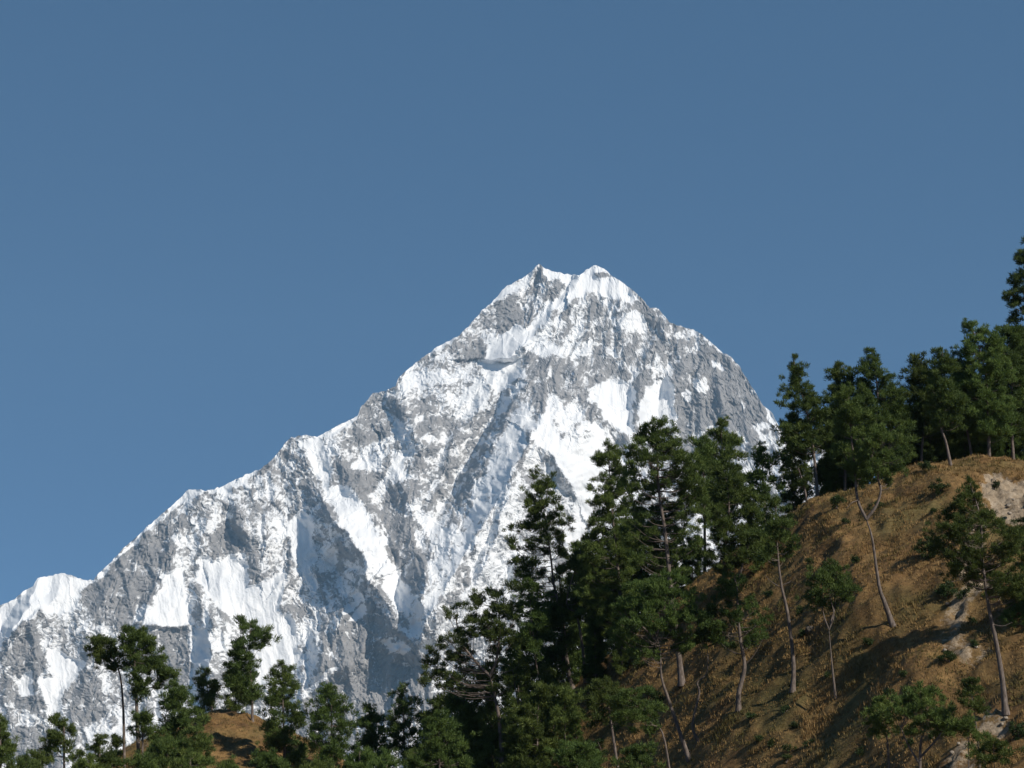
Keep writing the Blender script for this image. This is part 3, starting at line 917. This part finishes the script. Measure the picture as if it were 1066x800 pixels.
pine("very tall dark pine cut by the right frame edge, high above the ridge", uy=(1078, 188),
     rows=[(250, 1066, 1080), (272, 1056, 1088), (292, 1050, 1092), (307, 1044, 1092), (320, 1050, 1090), (335, 1046, 1094), (360, 1050, 1096), (400, 1056, 1096)], seed=31, dens=0.9)
# ---- lower right corner
pine("low wide domed pine with many dark stems at the bottom right of the slope", uy=(957, 118),
     rows=[(714, 946, 968), (728, 936, 988), (746, 928, 998), (764, 934, 998)], trunk=[(958, 780), (962, 765)],
     limbs=[[(957, 795, 0), (945, 775, .2), (938, 758, .2)], [(957, 790, 0), (975, 770, -.2), (985, 755, -.2)]], seed=32, dens=1.0, mat=M_YOUNG)
pine("young bright pine with round head on a thin stem left of the low domed pine", uy=(929, 121),
     rows=[(725, 912, 922), (738, 904, 934), (752, 902, 936), (765, 908, 930)], trunk=[(924, 775), (919, 760)], seed=33, dens=1.0, mat=M_YOUNG, thick=0.6)
pine("young upright pine on a thin pale stem beside the earth scar at the lower right", uy=(1022, 116),
     rows=[(704, 1006, 1014), (718, 999, 1024), (732, 998, 1029), (745, 1006, 1024)], trunk=[(1018, 770), (1014, 740)], seed=34, dens=0.9, mat=M_YOUNG, thick=0.6)
pine("little tufted pine under the young upright one at the lower right", uy=(1012, 112),
     rows=[(746, 996, 1016), (758, 988, 1028), (770, 990, 1030)], seed=35, dens=0.9, mat=M_YOUNG, thick=0.5)
pine("squat young pine at the bottom right corner right of the pale stones", uy=(1038, 109),
     rows=[(772, 1020, 1046), (784, 1014, 1056), (796, 1014, 1060)], seed=36, dens=0.9, mat=M_NEEDLE, thick=0.5)
# ---- bottom of the wooded slope
pine("bright young pine filling the bottom edge below the forked pale trunk", uy=(458, 158),
     rows=[(742, 448, 462), (758, 436, 478), (780, 428, 486), (800, 424, 490)], seed=37, dens=1.1, mat=M_YOUNG)
pine("low green young pine at the bottom centre, its rounded top just in the frame", uy=(597, 128),
     rows=[(774, 582, 612), (786, 570, 632), (802, 566, 640)], seed=38, dens=1.1, mat=M_YOUNG)
pine("short young pine on the grass edge below the twin trunk pine", uy=(590, 172),
     rows=[(716, 580, 592), (730, 572, 604), (746, 568, 608), (758, 574, 604)], seed=39, dens=1.0, mat=M_YOUNG, thick=0.6)
pine("small dark pine at the edge of the grass below the leaning trunk", uy=(655, 140),
     rows=[(708, 612, 626), (722, 606, 652), (738, 608, 668), (752, 618, 662)], seed=40, dens=0.9)
pine("low young pine with its top at the bottom edge under the leaning pine", uy=(668, 112),
     rows=[(778, 656, 674), (790, 646, 690), (802, 644, 694)], seed=41, dens=1.0, mat=M_YOUNG)
# ---- the left group
pine("slim pine with lopsided crown, left one of two tall slim stems", uy=(130, 196),
     rows=[(662, 100, 114), (672, 89, 122), (684, 90, 126), (698, 104, 128)], trunk=[(129, 767), (128, 734), (125, 704), (118, 686)], seed=42, dens=1.3, thick=0.8,
     snags=[[(128, 736, 0), (121, 733, -.2), (116, 727, -.3)]])
pine("tall slim pine with layered boughs reaching right, right one of two tall stems", uy=(148, 194),
     rows=[(653, 130, 148), (664, 122, 160), (678, 120, 164), (690, 128, 184), (702, 134, 191), (712, 134, 172), (724, 136, 160)],
     trunk=[(143, 756), (141.6, 717), (140, 690)], limbs=[], seed=43, dens=1.15)
pine("dark little pine on the left flank of the brown knoll", uy=(222, 224),
     rows=[(698, 208, 218), (712, 200, 230), (730, 198, 236), (745, 205, 234)], seed=44, dens=0.8)
pine("lone pine on top of the brown knoll with open tufted crown and thin trunk", uy=(263, 218),
     rows=[(646, 248, 274), (658, 238, 284), (674, 232, 282), (690, 230, 266), (712, 232, 272), (730, 242, 268)], trunk=[(262, 715), (259.5, 680)], seed=45, dens=1.0)
pine("cone topped full pine just right of the brown knoll", uy=(297, 205),
     rows=[(688, 291, 298), (704, 280, 308), (724, 276, 312), (750, 272, 320), (785, 264, 326), (800, 266, 326)], seed=46, dens=1.05)
pine("broad green pine second to the right of the brown knoll", uy=(350, 200),
     rows=[(712, 340, 352), (728, 326, 362), (750, 320, 370), (780, 318, 370), (800, 322, 368)], seed=47, dens=0.9)
pine("dark narrow pine between two fuller pines at the bottom left of centre", uy=(386, 202),
     rows=[(734, 380, 388), (752, 373, 400), (778, 366, 408), (802, 364, 410)], seed=48, dens=1.1)
pine("speckled pine left of the big wooded slope, its top against grey rock", uy=(422, 198),
     rows=[(717, 412, 424), (734, 404, 436), (760, 400, 440), (790, 398, 442)], seed=49, dens=0.85)
pine("sunny bushy pine in front of the tall slim pine with layered boughs", uy=(184, 188),
     rows=[(712, 174, 188), (728, 166, 206), (748, 160, 214), (775, 158, 216), (795, 165, 212)], seed=50, dens=0.95, mat=M_YOUNG)
pine("feathery green pine in front of the left side of the brown knoll", uy=(205, 182),
     rows=[(756, 198, 210), (772, 190, 220), (795, 186, 224)], seed=51, dens=0.9, mat=M_YOUNG)
pine("pine at the left frame edge with only its right half in view", uy=(2, 182),
     rows=[(747, -6, 7), (762, -14, 14), (780, -16, 18), (800, -18, 20)], seed=52, dens=1.0)
pine("loose spreading pine with drooping side tufts near the left edge", uy=(66, 184),
     rows=[(745, 58, 72), (756, 48, 84), (770, 42, 92), (790, 40, 94)], seed=53, dens=0.7)
pine("small cone shaped pine right of the loose spreading pine near the left edge", uy=(104, 182),
     rows=[(766, 100, 106), (780, 93, 114), (800, 86, 120)], seed=54, dens=1.1)
pine("narrow dark pine peeking out left of the two tall slim stems", uy=(121, 196),
     rows=[(764, 114, 126), (778, 112, 130), (800, 112, 132)], seed=55, dens=0.9, puff=5)
pine("tiny pine low at the frame bottom left of the loose spreading pine", uy=(42, 180),
     rows=[(781, 36, 46), (795, 32, 54), (806, 32, 54)], seed=56, dens=0.9, puff=5)
pine("bushy young pine around the feet of the two tall slim stems", uy=(146, 186),
     rows=[(742, 138, 156), (754, 132, 166), (770, 130, 168)], seed=57, dens=0.8)

pine("dark pine pressed against the left side of the lone pine on the brown knoll", uy=(246, 226),
     rows=[(690, 240, 250), (705, 233, 258), (725, 230, 262), (742, 234, 260)], seed=58, dens=1.0)
YP = pine("low sunny young pine left of the feathery pine by the brown knoll", uy=(172, 182),
     rows=[(766, 164, 180), (780, 156, 192), (800, 152, 196)], seed=59, dens=0.95, mat=M_YOUNG)
pine("young pine under the lopsided slim pine, its tip against the snow", uy=(116, 188),
     rows=[(782, 110, 122), (794, 104, 130), (806, 102, 132)], seed=60, dens=0.9)
pine("dark pine reaching into the frame from the right edge, behind the blackish trunk", uy=(1094, 134),
     rows=[(505, 1082, 1098), (540, 1062, 1122), (590, 1048, 1134), (640, 1046, 1134), (668, 1056, 1124)], seed=61, dens=1.1)
# ---- the dark stand filling the wooded slope: copies of a few kinds
def copy_tree(src, uy, top, label, group, zr):
    u, y = uy
    x = float(at(u, 400, y)[0])
    for _ in range(3):
        z = float(ground(x, y)) - 0.15
        pu, pv = to_px(x, y, z)
        x += (u - pu) * y / F
    c = src.copy()
    COL.objects.link(c)
    c.location = (x, y, z)
    c["label"] = label
    c["group"] = group
    hs = max((o.bound_box[k][2] for o in src.children for k in range(8)))
    _, _, zt = at(u, top, y)
    k = (float(zt) - z) / hs
    c.scale = (k, k, k)
    c.rotation_euler = (0, 0, zr)
    for ch in list(src.children):
        d = ch.copy()
        COL.objects.link(d)
        d.parent = c
        for gch in list(ch.children):
            e = gch.copy()
            COL.objects.link(e)
            e.parent = d
    return c

G1 = "dark pines crowding the wooded slope"
L1 = "dark pine crowded among others in the shady stand on the wooded slope"
protoA = pine(L1, uy=(628, 192), rows=[(560, 622, 632), (590, 608, 646), (630, 602, 652), (670, 604, 650), (700, 612, 646)], seed=70, dens=1.1, group=G1)
protoB = pine(L1, uy=(560, 192), rows=[(640, 548, 566), (665, 540, 580), (700, 534, 586), (735, 540, 580)], seed=71, dens=1.1, group=G1)
for i, (u, y, top) in enumerate([(500, 190, 690), (480, 184, 716), (540, 186, 660), (585, 190, 612), (604, 198, 560), (650, 192, 560), (706, 192, 548), (722, 190, 556), (688, 190, 570), (668, 194, 520),
                                 (512, 178, 720), (560, 172, 706), (470, 192, 700), (445, 196, 735), (620, 184, 640), (575, 178, 690), (535, 172, 735), (648, 180, 640), (600, 172, 745)]):
    copy_tree([protoA, protoB][i % 2], (u, y), top, L1, G1, i * 2.1)
G3 = "young pines in a band along the lower left edge"
for i, (u, y, top) in enumerate([(22, 176, 778), (84, 176, 782), (134, 176, 778), (158, 180, 762), (196, 176, 776), (238, 178, 784), (276, 176, 776), (322, 176, 784), (372, 178, 770), (404, 176, 778), (436, 174, 772)]):
    copy_tree(YP, (u, y), top, "young green pine in the low band along the bottom left edge of the scene", G3, 0.7 + i * 1.3)
G2 = "dark pines massed behind the ridge line"
L2 = "dark pine massed behind the sunlit front row along the right ridge"
protoC = pine(L2, uy=(925, 190), rows=[(400, 920, 930), (425, 908, 944), (460, 902, 952), (490, 904, 950), (512, 910, 945)], seed=72, dens=1.1, group=G2)
for i, (u, y, top) in enumerate([(865, 192, 420), (895, 194, 410), (945, 192, 405), (970, 190, 400), (990, 192, 395), (1020, 192, 380), (1045, 192, 372), (960, 196, 390), (935, 186, 440), (975, 188, 435), (1005, 187, 430), (1035, 188, 425), (1058, 188, 420), (1022, 198, 430), (950, 198, 450), (1048, 200, 440), (985, 200, 440), (1064, 190, 360), (1004, 196, 375), (830, 190, 450), (875, 186, 455)]):
    copy_tree(protoC, (u, y), top, L2, G2, 1 + i * 1.7)

# ------------------------------------------------------------------ shrubs, boulder, grass
shrub("rounded dark bush on the crest of the grassy ridge below the pines", 978, 516, 26, 18, 1)
shrub("low green bush where the ridge crest meets the dark pines", 966, 490, 24, 12, 2)
shrub("wispy bush on the crest left of the forked lone pine", 872, 530, 16, 18, 3)
shrub("dark green bush on the slope between the forked pine and the broad dark pine", 968, 582, 40, 26, 4)
shrub("broad dark bush lower left of the broad dark pine, above the pale soil trail", 985, 622, 34, 18, 13)
shrub("dark spreading bush right of the blackish trunk at the right frame edge", 1058, 640, 30, 22, 14)
shrub("little green seedling on the open grass below the stout gnarled pine", 783, 750, 12, 8, 5)
shrub("smaller seedling lower on the open grass, nearest the frame bottom", 790, 772, 9, 6, 6)
shrub("low bush beside the trunk foot of the small umbrella crowned pine", 905, 672, 12, 8, 7)
shrub("straggly bush at the pale soil patch, left of the black lower trunk", 988, 690, 30, 14, 8)
shrub("dark bush in the shade just right of the thin straight bare trunk", 832, 640, 8, 9, 9)
shrub("leafy bush below the slanting pines at the wood's edge", 616, 712, 28, 22, 10)
shrub("bush with its foot in the bottom right corner of the slope", 1060, 770, 22, 20, 11)
shrub("grey green bush on the top left of the brown knoll", 212, 757, 22, 14, 12)

gs = np.random.default_rng(321)
for i in range(34):
    u = gs.uniform(800, 1062)
    v = gs.uniform(np.interp(u, [800, 860, 960, 1066], [575, 540, 505, 505]), 795)
    shrub("small olive scrub bush dotted among the dry grass of the open slope", u, v, gs.uniform(8, 20), gs.uniform(5, 11), 40 + i, name="scrub_bush",
          group="scrub bushes on the open slope", per=50)
for i in range(14):
    u = gs.uniform(560, 690)
    v = np.interp(u, [560, 640, 720, 800], [760, 700, 640, 580]) + gs.uniform(5, 110)
    if v < 795:
        shrub("dark undergrowth bush in the shade below the central pines", u, v, gs.uniform(14, 30), gs.uniform(8, 18), 90 + i, name="undergrowth_bush",
              group="undergrowth bushes below the pines", per=50)

def boulder(label, u, v, w, seed, pale=False):
    import bmesh
    h = hit(u, v)
    s = h[1] / F
    bm = bmesh.new()
    bmesh.ops.create_icosphere(bm, subdivisions=3, radius=w * s / 2)
    for vt in bm.verts:
        n = vt.co.normalized()
        k = 1 + 0.25 * float(noise(n.x * 1.7 + seed, n.y * 1.7 + n.z, seed))
        vt.co = (vt.co.x * k, vt.co.y * k * 0.9, vt.co.z * k * 0.8)
    me = bpy.data.meshes.new("boulder")
    bm.to_mesh(me)
    bm.free()
    me.materials.append(M_PALE if pale else M_STONE)
    o = bpy.data.objects.new("boulder", me)
    COL.objects.link(o)
    o.location = (h[0], h[1], h[2] + w * s * 0.15)
    o["label"] = label
    o["category"] = "boulder"
    if pale:
        o.name = "pale_stone"
        o["category"] = "stone"
        o["group"] = "pale stones on the bare earth"
    return o
_st = NT("field_stone")
_sp = NT("pale_stone")
M_PALE = _sp.out(_sp.ramp(_sp.noise(_sp.coord(), 3.0, 5, 0.7), [(0.3, (0.16, 0.13, 0.10)), (0.7, (0.38, 0.33, 0.27))]))
M_STONE = _st.out(_st.ramp(_st.noise(_st.coord(), 3.0, 5, 0.7), [(0.3, (0.05, 0.042, 0.035)), (0.7, (0.15, 0.13, 0.11))]))
for i in range(14):
    p = SCARS[[0, 0, 3, 4, 5, 6, 1][i % 7]]
    c = np.mean(p, 0) + gs.normal(size=2) * np.ptp(p, 0) * 0.28
    if c[0] < 1064 and c[1] < 796:
        boulder("pale stone lying on the bare eroded earth at the right", c[0], c[1], gs.uniform(3, 6), 20 + i, pale=True)
boulder("dark rounded boulder on the grass between the straight bare trunk and the umbrella crowned pine", 843.5, 658, 11, 3)

def build_grass():
    g = np.random.default_rng(99)
    n = 170000
    x = g.uniform(-14, 58, n)
    y = g.uniform(104, 186, n)
    yc = np.interp(x, CX, CY)
    x2 = g.uniform(KX - 14, KX + 14, 9000)
    y2 = g.uniform(KY - 22, KY + 4, 9000)
    keep = y < yc + 1.5
    x, y = np.concatenate([x[keep], x2]), np.concatenate([y[keep], y2])
    dn = fbm(x / 2.2, y / 2.2, 3, 401)
    keep = g.random(len(x)) < np.clip(0.55 + 0.9 * dn, 0.06, 1)
    x, y = x[keep], y[keep]
    z = ground(x, y)
    pu, pv = to_px(x, y, z)
    bare = np.zeros(len(x), bool)
    for p in SCARS:
        bare |= in_poly(pu, pv, p)
    x, y, z = x[~bare], y[~bare], z[~bare]
    n = len(x)
    B = 5
    tone = np.clip(0.5 + 0.55 * fbm(x / 4.0, y / 4.0, 3, 411) + 0.12 * g.normal(size=n), 0, 1)
    hgt = (0.14 + 0.22 * g.random(n)) * np.clip(0.9 + 0.8 * noise(x / 3, y / 3, 421), 0.4, 1.6)
    idx = np.repeat(np.arange(n), B)
    m = n * B
    o = np.stack([x[idx] + g.normal(size=m) * 0.10, y[idx] + g.normal(size=m) * 0.10, z[idx] - 0.04], -1)
    an = g.random(m) * 2 * math.pi
    ln = 0.25 + 0.6 * g.random(m)
    d = np.stack([np.cos(an) * ln, np.sin(an) * ln - 0.15, np.ones(m)], -1)
    L = hgt[idx] * (0.6 + 0.6 * g.random(m))
    sd = np.stack([-np.sin(an), np.cos(an), 0 * an], -1) * 0.026
    v = np.stack([o - sd, o + sd, o + d * L[:, None]], 1).reshape(-1, 3)
    f = np.arange(m * 3).reshape(-1, 3)
    var = np.repeat(np.clip(tone[idx] + g.normal(size=m) * 0.07, 0, 1), 3)
    ob = mesh_np("dry_grass", v, f, grass_mat(), attrs={"var": var})
    ob["kind"] = "stuff"
    ob["label"] = "dry golden brown grass covering the steep slope and the knoll"
    ob["category"] = "grass"

build_grass()

# ------------------------------------------------------------------ haze: the air between here and the mountain
def build_haze():
    x0, x1, y0, y1, z0, z1 = -16500, 16500, -620, 13900, -18, 3700
    v = np.array([(x, y, z) for x in (x0, x1) for y in (y0, y1) for z in (z0, z1)], float)
    f = np.array([(0, 1, 3, 2), (4, 6, 7, 5), (0, 4, 5, 1), (2, 3, 7, 6), (0, 2, 6, 4), (1, 5, 7, 3)])
    m = bpy.data.materials.new("haze_air")
    m.use_nodes = True
    t = m.node_tree
    t.nodes.remove(t.nodes["Principled BSDF"])
    vol = t.nodes.new("ShaderNodeVolumePrincipled")
    vol.inputs["Color"].default_value = (0.42, 0.72, 1.0, 1)
    vol.inputs["Density"].default_value = 2.6e-5
    vol.inputs["Anisotropy"].default_value = 0.0
    t.links.new(vol.outputs[0], t.nodes["Material Output"].inputs["Volume"])
    o = mesh_np("haze", v, f, m)
    o["kind"] = "stuff"
build_haze()
